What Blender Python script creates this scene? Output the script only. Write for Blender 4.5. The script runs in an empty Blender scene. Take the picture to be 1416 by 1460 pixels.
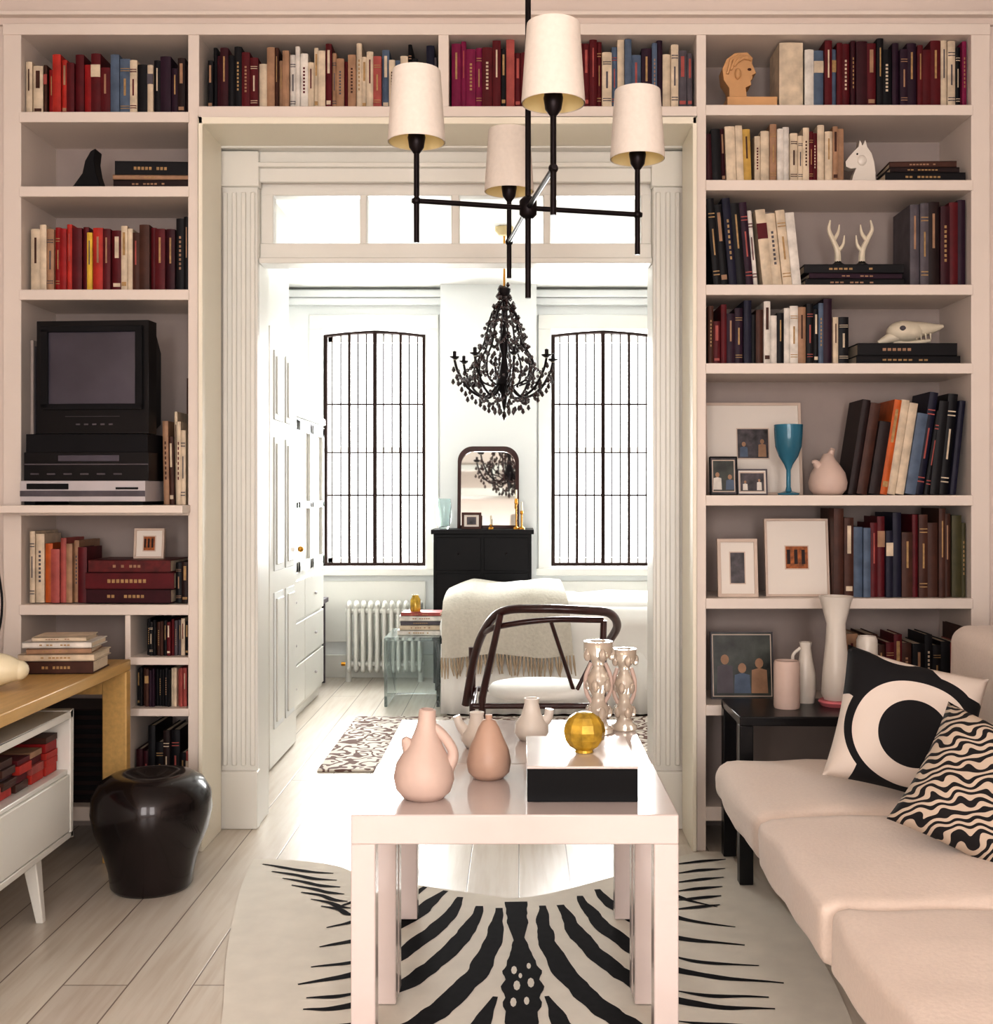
import bpy, bmesh, math, random
from mathutils import Vector, Matrix, noise
R=random.Random(7)
# ---- surveyed camera: eye height 1.28 m, focal length 1640 px on a 1416x1460 frame
F=1640.0; H=1.28; CX=740.0; CY=705.0
def sx(px,D): return (px-CX)/F*D
def sz(py,D): return H-(py-CY)/F*D
def fl(px,py):
    D=H*F/(py-CY); return Vector((sx(px,D),D,0))
BF=4.13; BB=4.45   # bookcase front / back (metres from camera)
bx=lambda p:sx(p,BF); bz=lambda p:sz(p,BF)

# ---------------- materials
def srgb(c):
    return tuple(((v/255)/12.92 if v/255<=.04045 else ((v/255+.055)/1.055)**2.4) for v in c)
M={}
def mat(name,c,rough=.6,metal=0,var=.06,scale=8,bump=0,coat=0,trans=0,ior=1.45,spec=.5,sheen=0,stretch=None):
    if name in M: return M[name]
    m=bpy.data.materials.new(name); m.use_nodes=True; nt=m.node_tree; b=nt.nodes['Principled BSDF']
    col=srgb(c)
    b.inputs['Roughness'].default_value=rough; b.inputs['Metallic'].default_value=metal
    b.inputs['Coat Weight'].default_value=coat; b.inputs['Transmission Weight'].default_value=trans
    b.inputs['IOR'].default_value=ior; b.inputs['Sheen Weight'].default_value=sheen
    b.inputs['Specular IOR Level'].default_value=spec
    tc=nt.nodes.new('ShaderNodeTexCoord'); n=nt.nodes.new('ShaderNodeTexNoise'); n.inputs['Scale'].default_value=scale
    n.inputs['Detail'].default_value=5
    if stretch:
        mp=nt.nodes.new('ShaderNodeMapping'); mp.inputs['Scale'].default_value=stretch
        nt.links.new(tc.outputs['Object'],mp.inputs['Vector']); nt.links.new(mp.outputs[0],n.inputs['Vector'])
    else: nt.links.new(tc.outputs['Object'],n.inputs['Vector'])
    r=nt.nodes.new('ShaderNodeValToRGB')
    r.color_ramp.elements[0].position=.3; r.color_ramp.elements[1].position=.7
    r.color_ramp.elements[0].color=(*[max(0,v*(1-var)) for v in col],1)
    r.color_ramp.elements[1].color=(*[min(1,v*(1+var)) for v in col],1)
    nt.links.new(n.outputs['Fac'],r.inputs['Fac']); nt.links.new(r.outputs[0],b.inputs['Base Color'])
    if bump:
        bp=nt.nodes.new('ShaderNodeBump'); bp.inputs['Strength'].default_value=bump; bp.inputs['Distance'].default_value=.01
        nt.links.new(n.outputs['Fac'],bp.inputs['Height']); nt.links.new(bp.outputs[0],b.inputs['Normal'])
    M[name]=m; return m
white=mat('painted_white',(226,215,206),.45,var=.02,scale=3)
shelfback=mat('shelf_back_shaded',(172,159,153),.65,var=.04)  # back panel colour darkened to deepen the shade inside the shelves
wallp=mat('wall_paint_warm',(220,206,197),.7,var=.02,scale=2)
wallb=mat('wall_paint_bedroom',(230,232,231),.7,var=.015,scale=2)
ceilm=mat('ceiling_paint',(238,237,234),.8,var=.01,scale=2)
trimw=mat('trim_gloss_white',(230,229,223),.3,var=.015,scale=3)
trimc=mat('trim_cream_white',(238,232,216),.35,var=.015,scale=3)
black=mat('black_lacquer',(13,11,15),.28,var=.2)
blackd=mat('dresser_black',(7,6,8),.4,var=.2,spec=.2)
blackm=mat('black_matte',(16,14,18),.6,var=.2,spec=.3)
bronze=mat('dark_bronze',(30,23,25),.35,metal=.7,var=.2)
iron=mat('wrought_iron',(44,30,26),.6,metal=.1,var=.2,spec=.2)
lacq=mat('table_lacquer',(213,201,197),.16,var=.01,coat=.4)
cer_p=mat('ceramic_blush',(208,186,175),.55,var=.03,scale=20)
cer_t=mat('ceramic_tan',(192,162,144),.4,var=.04,scale=20)
cer_w=mat('ceramic_white',(226,219,210),.3,var=.02)
pglass=mat('pressed_glass',(244,232,218),.06,trans=.6,var=.02,ior=1.45,coat=.3)
gold=mat('gold_glass',(186,154,56),.22,metal=.3,var=.4,scale=30,coat=.4)
woodg=mat('desk_birch',(204,168,108),.35,var=.1,scale=5,stretch=(12,1,12))
woodd=mat('mahogany',(54,18,15),.3,var=.3,scale=6,coat=.3,stretch=(8,8,1))
woodl=mat('carved_wood',(206,162,116),.5,var=.12,scale=8,bump=.1)
fabric=mat('sofa_linen',(224,209,198),.85,var=.03,scale=120,bump=.12,sheen=.2)
bedm=mat('bed_linen',(238,237,233),.85,var=.02,scale=6,sheen=.2)
throwm=mat('throw_wool',(196,191,180),.95,var=.06,scale=60,bump=.4)
fringem=mat('throw_fringe',(178,160,138),.95,var=.1)
teal=mat('teal_glass',(78,154,182),.12,var=.1,trans=.5)
acry=mat('acrylic',(235,246,246),.04,trans=.92,var=.0,ior=1.3)
silver=mat('silver_plastic',(194,189,192),.4,metal=.2)
screen=mat('crt_glass',(74,70,82),.12,var=.25,scale=3,coat=1)  # base grey lightened to stand in for the reflection on the tube
pages=mat('book_pages',(216,200,178),.8,var=.06,scale=60)
mirror=mat('mirror_glass',(225,225,222),.03,metal=1,var=.0)
brass=mat('brass',(190,140,60),.25,metal=1)
pinkpl=mat('pink_ceramic',(222,128,136),.4)
bonem=mat('bone_white',(224,214,194),.5,var=.08,scale=20)
redbox=mat('red_leather',(96,28,30),.45,var=.4,scale=30)
creamc=mat('cream_ceramic',(228,218,190),.4,var=.03)
shadein=mat('shade_lining',(226,211,168),.7,var=.02)
shade=mat('lamp_shade_linen',(220,211,202),.8,var=.03,scale=90)
potm=mat('glazed_dark_pot',(36,27,27),.24,metal=.3,var=.4,scale=5,coat=.3)
photo1=mat('photo_print',(70,64,68),.4,var=.8,scale=30)
photo2=mat('photo_print_green',(58,62,56),.35,var=.9,scale=14)
ochre=mat('ochre_print',(150,86,40),.5,var=.6,scale=60)
matb=mat('mat_board',(228,221,213),.7,var=.01)
fr_w=mat('frame_pale',(204,186,172),.5,var=.04)
hidem=mat('hide_cream',(222,216,204),.9,var=.05,scale=10,bump=.1,sheen=.2)
hides=mat('hide_black',(24,21,23),.9,var=.3,scale=40,spec=.2)
goldfoil=mat('spine_gilt',(170,138,94),.5,var=.2,scale=80)
PAL={}
for k,c in dict(red=(150,30,32),dred=(92,20,28),burg=(60,18,28),blk=(17,15,20),navy=(28,27,48),cream=(208,192,170),tan=(164,130,104),
   wht=(216,210,202),gry=(92,86,92),mag=(124,26,70),org=(192,98,44),must=(190,156,84),plum=(48,24,42),slate=(90,104,124),
   brn=(76,46,36),rose=(168,88,82),coral=(178,54,44),dbrn=(40,24,24),yel=(216,180,70),olive=(74,70,44)).items():
    PAL[k]=mat('book_'+k,c,.5,var=.2,scale=22,spec=.35)

def floor_mat():
    m=bpy.data.materials.new('painted_floorboards'); m.use_nodes=True; nt=m.node_tree; b=nt.nodes['Principled BSDF']
    tc=nt.nodes.new('ShaderNodeTexCoord'); mp=nt.nodes.new('ShaderNodeMapping'); mp.inputs['Rotation'].default_value=(0,0,math.pi/2)
    br=nt.nodes.new('ShaderNodeTexBrick'); br.inputs['Scale'].default_value=1; br.inputs['Brick Width'].default_value=4.3
    br.inputs['Row Height'].default_value=.17; br.inputs['Mortar Size'].default_value=.0025; br.inputs['Mortar Smooth'].default_value=.3
    br.inputs['Color1'].default_value=(*srgb((212,203,192)),1); br.inputs['Color2'].default_value=(*srgb((220,212,200)),1)
    br.inputs['Mortar'].default_value=(*srgb((138,124,112)),1)
    n=nt.nodes.new('ShaderNodeTexNoise'); n.inputs['Scale'].default_value=3; n.inputs['Detail'].default_value=8
    mp2=nt.nodes.new('ShaderNodeMapping'); mp2.inputs['Scale'].default_value=(16,1,1)
    mx=nt.nodes.new('ShaderNodeMixRGB'); mx.blend_type='MULTIPLY'; mx.inputs[0].default_value=.5
    rr=nt.nodes.new('ShaderNodeValToRGB'); rr.color_ramp.elements[0].color=(.76,.69,.62,1); rr.color_ramp.elements[0].position=.32
    rr.color_ramp.elements[1].position=.6
    L=nt.links.new
    L(tc.outputs['Object'],mp.inputs[0]); L(mp.outputs[0],br.inputs[0]); L(tc.outputs['Object'],mp2.inputs[0]); L(mp2.outputs[0],n.inputs[0])
    L(n.outputs['Fac'],rr.inputs[0]); L(br.outputs[0],mx.inputs[1]); L(rr.outputs[0],mx.inputs[2]); L(mx.outputs[0],b.inputs['Base Color'])
    b.inputs['Roughness'].default_value=.3
    bp=nt.nodes.new('ShaderNodeBump'); bp.inputs['Strength'].default_value=.25; bp.inputs['Distance'].default_value=.004; bp.invert=True
    L(br.outputs['Fac'],bp.inputs['Height']); L(bp.outputs[0],b.inputs['Normal'])
    return m
floorm=floor_mat()
def wave_mat(name,c1,c2,scale,dist,dscale,thr=.5,coord='UV',rot=0,detail=1):
    m=bpy.data.materials.new(name); m.use_nodes=True; nt=m.node_tree; b=nt.nodes['Principled BSDF']; L=nt.links.new
    tc=nt.nodes.new('ShaderNodeTexCoord'); mp=nt.nodes.new('ShaderNodeMapping'); mp.inputs['Rotation'].default_value=(0,0,rot)
    w=nt.nodes.new('ShaderNodeTexWave'); w.inputs['Scale'].default_value=scale; w.inputs['Distortion'].default_value=dist
    w.inputs['Detail'].default_value=detail; w.inputs['Detail Scale'].default_value=dscale
    r=nt.nodes.new('ShaderNodeValToRGB'); r.color_ramp.interpolation='CONSTANT'
    r.color_ramp.elements[0].color=(*srgb(c1),1); r.color_ramp.elements[1].position=thr; r.color_ramp.elements[1].color=(*srgb(c2),1)
    L(tc.outputs[coord],mp.inputs[0]); L(mp.outputs[0],w.inputs[0]); L(w.outputs['Fac'],r.inputs[0]); L(r.outputs[0],b.inputs['Base Color'])
    b.inputs['Roughness'].default_value=.85
    return m
zebpil=wave_mat('zebra_print',(24,19,21),(196,179,162),5.6,9,1.5,.48,rot=.9,detail=0)
rugm=wave_mat('patterned_rug',(118,92,84),(224,217,208),3.5,14,3.2,.34,'Object',.5)
def circ_mat():
    m=bpy.data.materials.new('circle_print'); m.use_nodes=True; nt=m.node_tree; b=nt.nodes['Principled BSDF']; L=nt.links.new
    tc=nt.nodes.new('ShaderNodeTexCoord')
    def disc(cx,cy,sxx,syy):
        mp=nt.nodes.new('ShaderNodeMapping'); mp.inputs['Location'].default_value=(-cx/sxx,-cy/syy,0); mp.inputs['Scale'].default_value=(1/sxx,1/syy,0)
        ln=nt.nodes.new('ShaderNodeVectorMath'); ln.operation='LENGTH'; L(tc.outputs['UV'],mp.inputs[0]); L(mp.outputs[0],ln.inputs[0])
        c=nt.nodes.new('ShaderNodeMath'); c.operation='LESS_THAN'; c.inputs[1].default_value=1; L(ln.outputs['Value'],c.inputs[0]); return c.outputs[0]
    prev=None
    for (cx,cy,a,bb,col) in [(.5,.5,2,2,0),(.98,1.04,.40,.26,1),(.34,1.05,.20,.12,1),(.0,.20,.20,.42,1),(1.0,.0,.2,.3,1),(.54,.44,.50,.46,0),(.53,.42,.43,.39,1),(.53,.42,.245,.245,0)]:
        d=disc(cx,cy,a,bb); mx=nt.nodes.new('ShaderNodeMixRGB'); L(d,mx.inputs[0])
        mx.inputs[1].default_value=(.01,.01,.012,1)
        if prev: L(prev,mx.inputs[1])
        mx.inputs[2].default_value=(*(srgb((222,210,200)) if col else srgb((18,16,20))),1); prev=mx.outputs[0]
    L(prev,b.inputs['Base Color']); b.inputs['Roughness'].default_value=.85
    return m
circm=circ_mat()

# ---------------- mesh builder
class MB:
    def __init__(s): s.bm=bmesh.new(); s.mats=[]
    def mi(s,m):
        if m not in s.mats: s.mats.append(m)
        return s.mats.index(m)
    def faces(s,vs,fs,m,T=None):
        k=s.mi(m); V=[s.bm.verts.new((T@Vector(v)) if T is not None else v) for v in vs]
        for f in fs:
            try: fc=s.bm.faces.new([V[i] for i in f]); fc.material_index=k
            except ValueError: pass
        return V
    def box(s,x0,x1,y0,y1,z0,z1,m,T=None):
        vs=[(x,y,z) for z in (z0,z1) for y in (y0,y1) for x in (x0,x1)]
        s.faces(vs,[(0,2,3,1),(4,5,7,6),(0,1,5,4),(2,6,7,3),(0,4,6,2),(1,3,7,5)],m,T)
    def taper(s,c0,h0,c1,h1,m):
        vs=[(c[0]+a*h[0],c[1]+b*h[1],c[2]) for c,h in ((c0,h0),(c1,h1)) for a,b in ((-1,-1),(1,-1),(1,1),(-1,1))]
        s.faces(vs,[(0,3,2,1),(4,5,6,7)]+[(i,(i+1)%4,4+(i+1)%4,4+i) for i in range(4)],m)
    def lathe(s,prof,c,m,seg=32,T=None,sq=(1,1)):
        vs=[];n=len(prof)
        for r,z in prof:
            for i in range(seg):
                a=2*math.pi*i/seg; v=Vector((r*math.cos(a)*sq[0],r*math.sin(a)*sq[1],z))
                if T is not None: v=T@v
                vs.append(v+Vector(c))
        fs=[(j*seg+i,j*seg+(i+1)%seg,(j+1)*seg+(i+1)%seg,(j+1)*seg+i) for j in range(n-1) for i in range(seg)]
        if prof[0][0]>1e-4: fs.append(tuple(range(seg))[::-1])
        if prof[-1][0]>1e-4: fs.append(tuple((n-1)*seg+i for i in range(seg)))
        s.faces(vs,fs,m)
    def tube(s,pts,r,m,seg=8,cap=True):
        pts=[Vector(p) for p in pts]; n=len(pts); rs=r if isinstance(r,(list,tuple)) else [r]*n
        vs=[];up=None
        for i,p in enumerate(pts):
            t=(pts[min(i+1,n-1)]-pts[max(i-1,0)]).normalized()
            if up is None: up=Vector((0,0,1)) if abs(t.z)<.9 else Vector((0,1,0))
            a=(up-t*up.dot(t)).normalized(); b=t.cross(a); up=a
            for k in range(seg):
                an=2*math.pi*k/seg; vs.append(p+(a*math.cos(an)+b*math.sin(an))*rs[i])
        fs=[(j*seg+i,j*seg+(i+1)%seg,(j+1)*seg+(i+1)%seg,(j+1)*seg+i) for j in range(n-1) for i in range(seg)]
        if cap: fs+= [tuple(range(seg))[::-1],tuple((n-1)*seg+i for i in range(seg))]
        s.faces(vs,fs,m)
    def ball(s,c,r,m,u=12,v=8,T=None):
        if not isinstance(r,(tuple,list)): r=(r,r,r)
        vs=[];
        for j in range(v+1):
            ph=math.pi*j/v
            for i in range(u):
                a=2*math.pi*i/u; p=Vector((math.sin(ph)*math.cos(a)*r[0],math.sin(ph)*math.sin(a)*r[1],math.cos(ph)*r[2]))
                if T is not None: p=T@p
                vs.append(p+Vector(c))
        s.faces(vs,[(j*u+i,(j+1)*u+i,(j+1)*u+(i+1)%u,j*u+(i+1)%u) for j in range(v) for i in range(u)],m)
    def slab(s,poly,y0,y1,m,T=None):
        n=len(poly); vs=[(x,y0,z) for x,z in poly]+[(x,y1,z) for x,z in poly]
        s.faces(vs,[tuple(range(n)),tuple(range(n,2*n))[::-1]]+[(i,n+i,n+(i+1)%n,(i+1)%n) for i in range(n)],m,T)
    def obj(s,name,bevel=0,seg=2,parent=None,sub=0,ang=35,solid=0):
        bmesh.ops.remove_doubles(s.bm,verts=s.bm.verts,dist=1e-5)
        bmesh.ops.recalc_face_normals(s.bm,faces=s.bm.faces)
        me=bpy.data.meshes.new(name); s.bm.to_mesh(me); s.bm.free()
        for m in s.mats: me.materials.append(m)
        for p in me.polygons: p.use_smooth=True
        me.set_sharp_from_angle(angle=math.radians(ang))
        xs=[v.co for v in me.vertices]
        c=Vector(((min(v.x for v in xs)+max(v.x for v in xs))/2,(min(v.y for v in xs)+max(v.y for v in xs))/2,min(v.z for v in xs)))
        if parent is None:
            me.transform(Matrix.Translation(-c))
        o=bpy.data.objects.new(name,me); bpy.context.collection.objects.link(o)
        if parent is None: o.location=c
        else:
            o.parent=parent; o.matrix_parent_inverse=Matrix.Translation(-Vector(parent.location))
        if solid: md=o.modifiers.new('solid','SOLIDIFY'); md.thickness=solid
        if bevel:
            md=o.modifiers.new('bevel','BEVEL'); md.width=bevel; md.segments=seg; md.limit_method='ANGLE'; md.angle_limit=math.radians(40)
        if sub: md=o.modifiers.new('sub','SUBSURF'); md.levels=sub; md.render_levels=sub
        return o
def cat(pts,n=8):
    P=[Vector(p) for p in pts]; P=[P[0]*2-P[1]]+P+[P[-1]*2-P[-2]]; out=[]
    for i in range(1,len(P)-2):
        a,b,c,d=P[i-1:i+3]
        for k in range(n):
            t=k/n; out.append(.5*((2*b)+(c-a)*t+(2*a-5*b+4*c-d)*t*t+(-a+3*b-3*c+d)*t**3))
    out.append(P[-2]); return out
def catr(rs,n=8):
    return [v.x for v in cat([(r,0,0) for r in rs],n)]
def simple(name,boxes,m,bevel=0):
    b=MB()
    for q in boxes: b.box(*q,m)
    return b.obj(name,bevel)

# ---------------- room shell
XL,XR=-1.90,1.78; CZ=3.15; BRX=1.9; BLX=-1.8; BCZ=2.72; YB=8.05
simple('floor',[(-2.2,2.2,-2.4,8.4,-.1,0)],floorm)
simple('ceiling',[(XL-.15,XR+.15,-2.4,4.60,CZ,CZ+.1)],ceilm)
simple('ceiling.001',[(-2.0,2.05,4.60,8.4,BCZ,BCZ+.1)],ceilm)
simple('wall_left',[(XL-.12,XL,-2.25,4.45,0,CZ)],wallp)
simple('wall_right',[(XR,XR+.12,-2.25,4.45,0,CZ)],wallp)
simple('wall_rear',[(XL-.12,-1.45,-2.4,-2.25,0,CZ),(-.35,.25,-2.4,-2.25,0,CZ),(1.35,XR+.12,-2.4,-2.25,0,CZ),
   (-1.45,-.35,-2.4,-2.25,0,.5),(.25,1.35,-2.4,-2.25,0,.5),(-1.45,-.35,-2.4,-2.25,2.7,CZ),(.25,1.35,-2.4,-2.25,2.7,CZ)],wallp)
for i,x in enumerate((-1.45,.25)):
    simple('window_%d'%(i+3),[(x,x+.05,-2.36,-2.3,.5,2.7),(x+1.05,x+1.1,-2.36,-2.3,.5,2.7),(x,x+1.1,-2.36,-2.3,.5,.55),(x,x+1.1,-2.36,-2.3,2.65,2.7),(x,x+1.1,-2.36,-2.3,1.58,1.63)],trimw)
OX0,OX1=sx(370,BB),sx(930,BB); ZT=sz(260,BB)
simple('wall_middle',[(-2.05,OX0-.02,BB,4.60,0,CZ),(OX1+.02,2.05,BB,4.60,0,CZ),(OX0-.02,OX1+.02,BB,4.60,ZT,CZ)],wallp)
simple('wall_bedroom_left',[(BLX-.12,BLX,4.6,YB,0,BCZ)],wallb)
simple('wall_bedroom_right',[(BRX,BRX+.12,4.6,YB,0,BCZ)],wallb)
simple('wall_closet',[(BLX,-1.20,4.6,6.0,0,BCZ)],trimw)
w1=(sx(460,YB),sx(607,YB)); w2=(sx(786,YB),sx(935,YB)); wz0,wz1=sz(808,YB),sz(470,YB)
simple('wall_back',[(BLX-.12,w1[0],YB,8.35,0,BCZ),(w1[1],w2[0],YB,8.35,0,BCZ),(w2[1],BRX+.12,YB,8.35,0,BCZ)]+
   [(a,b,YB,8.35,0,wz0) for a,b in (w1,w2)]+[(a,b,YB,8.35,wz1,BCZ) for a,b in (w1,w2)],wallb)
simple('wall_chimney_breast',[(sx(628,7.9),sx(765,7.9),7.88,YB,0,BCZ)],wallb)
b=MB()
for k in range(2): b.box(BLX,BRX,YB-.05-.03*k,YB,BCZ-.12+.05*k,BCZ-.07+.05*k,wallb)
b.obj('trim_bedroom_cornice',.006)
simple('baseboard_back',[(BLX,BRX,YB-.02,YB,0,.16)],trimw,.004)
simple('baseboard_left',[(XL,XL+.02,-2.2,4.1,0,.14)],white,.004)
simple('baseboard_right',[(XR-.02,XR,-2.2,4.1,0,.14)],white,.004)

# bedroom windows
for i,(a,c) in enumerate((w1,w2)):
    b=MB(); W_=c-a
    for q in [(a-.09,a,wz0-.02,wz1+.1),(c,c+.09,wz0-.02,wz1+.1)]: b.box(q[0],q[1],YB-.025,YB,q[2],q[3],trimw)
    b.box(a-.09,c+.09,YB-.028,YB,wz1+.0,wz1+.1,trimw)
    b.box(a-.11,c+.11,YB-.05,YB,wz0-.06,wz0-.01,trimw)
    b.box(a,c,8.28,8.32,wz0,wz0+.05,trimw); b.box(a,c,8.28,8.32,wz1-.06,wz1,trimw)
    b.box(a,a+.03,8.28,8.32,wz0,wz1,trimw); b.box(c-.03,c,8.28,8.32,wz0,wz1,trimw); b.box(a,c,8.27,8.32,1.58,1.62,trimw)
    b.box(a,c,YB-.02,YB,.25,wz0-.1,trimw)
    b.obj('window_%d'%(i+1),.003)
    g=MB(); yg=YB+.05
    def topz(x):
        u=(x-a)/W_; return wz1-.04+.028*math.sin(math.pi*u)
    for k in range(5):
        x=a+W_*k/4; x=min(max(x,a+.014),c-.014); hw=.013 if k in(0,2,4) else .009
        g.box(x-hw,x+hw,yg-.01,yg+.01,wz0+.005,topz(x),iron)
    for k in range(12):
        if k%3==0: continue
        x=a+W_*k/12; g.tube([(x,yg,wz0+.01),(x,yg,topz(x))],.0048,iron,6)
    for z,t in ((wz0+.014,.012),(wz0+.50,.005),(wz0+.80,.004),(wz0+1.14,.005)):
        g.box(a,c,yg-.006,yg+.006,z-t,z+t,iron)
    g.tube([(a+W_*k/16,yg,topz(a+W_*k/16)) for k in range(17)],.012,iron,6)
    g.obj('iron_window_grille')

# doorway casing
b=MB()
for x0,x1 in ((sx(318,BB),OX0),(OX1,sx(985,BB))):
    b.box(x0,x1,BB-.03,BB,.0,2.60,trimw)
    for k in range(4):
        xx=x0+(x1-x0)*(k+.5)/4; b.box(xx-.009,xx+.009,BB-.042,BB-.03,.24,2.44,trimw)
    b.box(x0-.004,x1+.004,BB-.055,BB,0,.22,trimw); b.box(x0-.008,x1+.008,BB-.05,BB,2.46,2.595,trimw)
b.box(OX0-.02,OX0+.0,BB-.01,4.62,0,2.5,trimw); b.box(OX1,OX1+.02,BB-.01,4.62,0,2.5,trimw)
b.box(OX0,OX1,BB-.025,BB,sz(262,BB),2.60,trimw)
b.box(sx(310,BB),sx(990,BB),BB-.07,BB,2.60,2.635,trimw)
b.box(OX0,OX1,BB-.05,BB,sz(243,BB),sz(236,BB),trimw)
b.box(OX0,OX1,BB+.01,BB+.09,sz(372,BB),sz(346,BB),trimw); b.box(OX0,OX1,BB-.012,BB+.1,sz(376,BB),sz(368,BB),trimw)
b.box(OX0,OX1,BB+.02,BB+.08,sz(277,BB),sz(255,BB),trimw)
for p0,p1 in ((370,388),(512,522),(643,655),(775,785),(915,930)): b.box(sx(p0,BB),sx(p1,BB),BB+.02,BB+.08,sz(348,BB),sz(275,BB),trimw)
b.obj('trim_doorway',.004)

# closet door in bedroom passage
b=MB(); y0,y1=5.30,5.93; xf=-1.198
b.box(xf,xf+.02,y0-.07,y1+.06,0.001,2.14,trimw); b.box(xf+.02,xf+.05,y0,y1,.01,2.06,trimw)
for (ya,yb) in ((y0+.08,(y0+y1)/2-.03),((y0+y1)/2+.03,y1-.08)):
    for (za,zb) in ((.18,.82),(.92,1.55),(1.63,1.96)):
        b.box(xf+.05,xf+.056,ya,yb,za,zb,wallb); b.box(xf+.056,xf+.064,ya+.03,yb-.03,za+.03,zb-.03,trimw)
b.ball((xf+.08,y1-.04,1.0),.016,brass)
b.obj('door_1',.003)

# white armoire
b=MB(); x0,x1,y0,y1=-1.74,-1.26,6.04,7.35
b.box(x0,x1,y0,y1,0.06,1.72,trimw); b.box(x0,x1-.02,y0,y1,0,.06,trimw); b.box(x0-.0,x1+.02,y0-.02,y1+.02,1.72,1.76,trimw)
for k in range(3):
    z0=.09+k*.24; 
    for (ya,yb) in ((y0+.02,(y0+y1)/2-.005),((y0+y1)/2+.005,y1-.02)):
        b.box(x1,x1+.015,ya,yb,z0,z0+.225,trimw); b.ball((x1+.022,(ya+yb)/2,z0+.11),.009,silver,8,6)
for k in range(3):
    ya=y0+.02+k*.43; yb=ya+.41
    for q in ((ya,ya+.05,.84,1.7),(yb-.05,yb,.84,1.7),(ya,yb,.84,.9),(ya,yb,1.64,1.7),(ya,yb,1.2,1.24)): b.box(x1,x1+.018,*q,trimw)
b.obj('white_armoire',.004)

# ---------------- built-in bookcase
b=MB()
def vert(p0,p1,zt=None,z0=0): b.box(bx(p0),bx(p1),BF,BB-.001,z0,zt if zt else bz(36),white)
vert(4,30); vert(268,284); vert(993,1007); vert(1385,1412)
b.box(bx(625),bx(640),BF,BB-.001,bz(155),bz(36),white)
b.box(bx(4),bx(1412),BF-.004,BB-.001,bz(50),bz(34),white)
def shelf(p0,p1,y,th=15,ex=.0,m=white): b.box(bx(p0),bx(p1),BF-.006-ex,BB-.001,bz(y+th),bz(y),m)
for y in (160,266,413,720,862): shelf(28,270,y)
b.box(bx(-4)+.03,bx(272),BF-.10,BF-.004,bz(731),bz(720),white)
shelf(183,270,937,11); shelf(183,270,1010,11)
vert(178,186,bz(877)); shelf(28,270,1150,20)
shelf(283,994,152,16)
for y in (150,257,406,518,706,853,1005): shelf(1006,1387,y)
shelf(1006,1387,1150,20)
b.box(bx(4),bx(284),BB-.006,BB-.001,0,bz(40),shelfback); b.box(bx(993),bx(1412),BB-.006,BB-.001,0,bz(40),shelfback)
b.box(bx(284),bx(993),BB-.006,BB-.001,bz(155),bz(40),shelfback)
b.box(bx(284),bx(290),BF-.012,BB-.07,0,bz(168),trimc); b.box(bx(987),bx(993),BF-.012,BB-.07,0,bz(168),trimc)
b.box(bx(284),bx(993),BF-.012,BB-.07,bz(178),bz(168),trimc)
b.box(XL+.001,XR-.001,BF+.01,BB-.001,bz(34),CZ-.001,wallp)
b.box(XL+.001,bx(4),BF+.02,BB-.001,0,bz(34),wallp); b.box(bx(1412),XR-.001,BF+.02,BB-.001,0,bz(34),wallp)
b.box(XL+.001,XR-.001,BF-.02,BF+.012,bz(24),bz(18),white)
b.obj('built_in_bookcase',.003)

# ---------------- books
def book(b,x,y,z,t,d,h,m,ang=0):
    if ang>0: T=Matrix.Translation((x,y,z))@Matrix.Rotation(-ang,4,'Y')
    elif ang<0: T=Matrix.Translation((x+t,y,z))@Matrix.Rotation(-ang,4,'Y')@Matrix.Translation((-t,0,0))
    else: T=Matrix.Translation((x,y,z))
    c=min(.003,t*.2)
    n=4; pr=[(t*k/n, -.004*math.sin(math.pi*k/n)) for k in range(n+1)]
    vs=[(px,py,0) for px,py in pr]+[(t,.006,0),(0,.006,0)]; k=len(vs); vs=vs+[(p[0],p[1],h) for p in vs]
    b.faces(vs,[tuple(range(k))[::-1],tuple(range(k,2*k))]+[(i,(i+1)%k,k+(i+1)%k,k+i) for i in range(k)],m,T)
    b.box(0,c,.004,d,0,h,m,T); b.box(t-c,t,.004,d,0,h,m,T); b.box(c,t-c,.006,d-.004,.003,h-.004,pages,T)
    if t>.011:
        r=R.random(); light=m in (PAL['cream'],PAL['wht'],PAL['tan'],PAL['yel'],PAL['must'])
        lm=R.choice([PAL['brn'],PAL['dred'],PAL['gry'],goldfoil]) if light else R.choice([goldfoil,goldfoil,PAL['tan'],PAL['rose'],PAL['cream']])
        def band(z0,z1,i=.22,l=lm): b.box(t*i,t*(1-i),-.0048,-.001,z0,z1,l,T)
        if r<.18: band(h*.45,h*.86,.40)
        elif r<.34:
            for q in (.12,.16,.78,.82): band(h*q,h*(q+.012),.08)
            band(h*.35,h*.65,.4)
        elif r<.48:
            for j in range(8): band(h*(.3+.06*j),h*(.335+.06*j),.38)
        elif r<.56: band(h*.08,h*.14,.15); band(h*.55,h*.9,.3)
        elif r<.62: b.box(0,t,-.0046,.0,h*.62,h*.82,lm,T)
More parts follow.
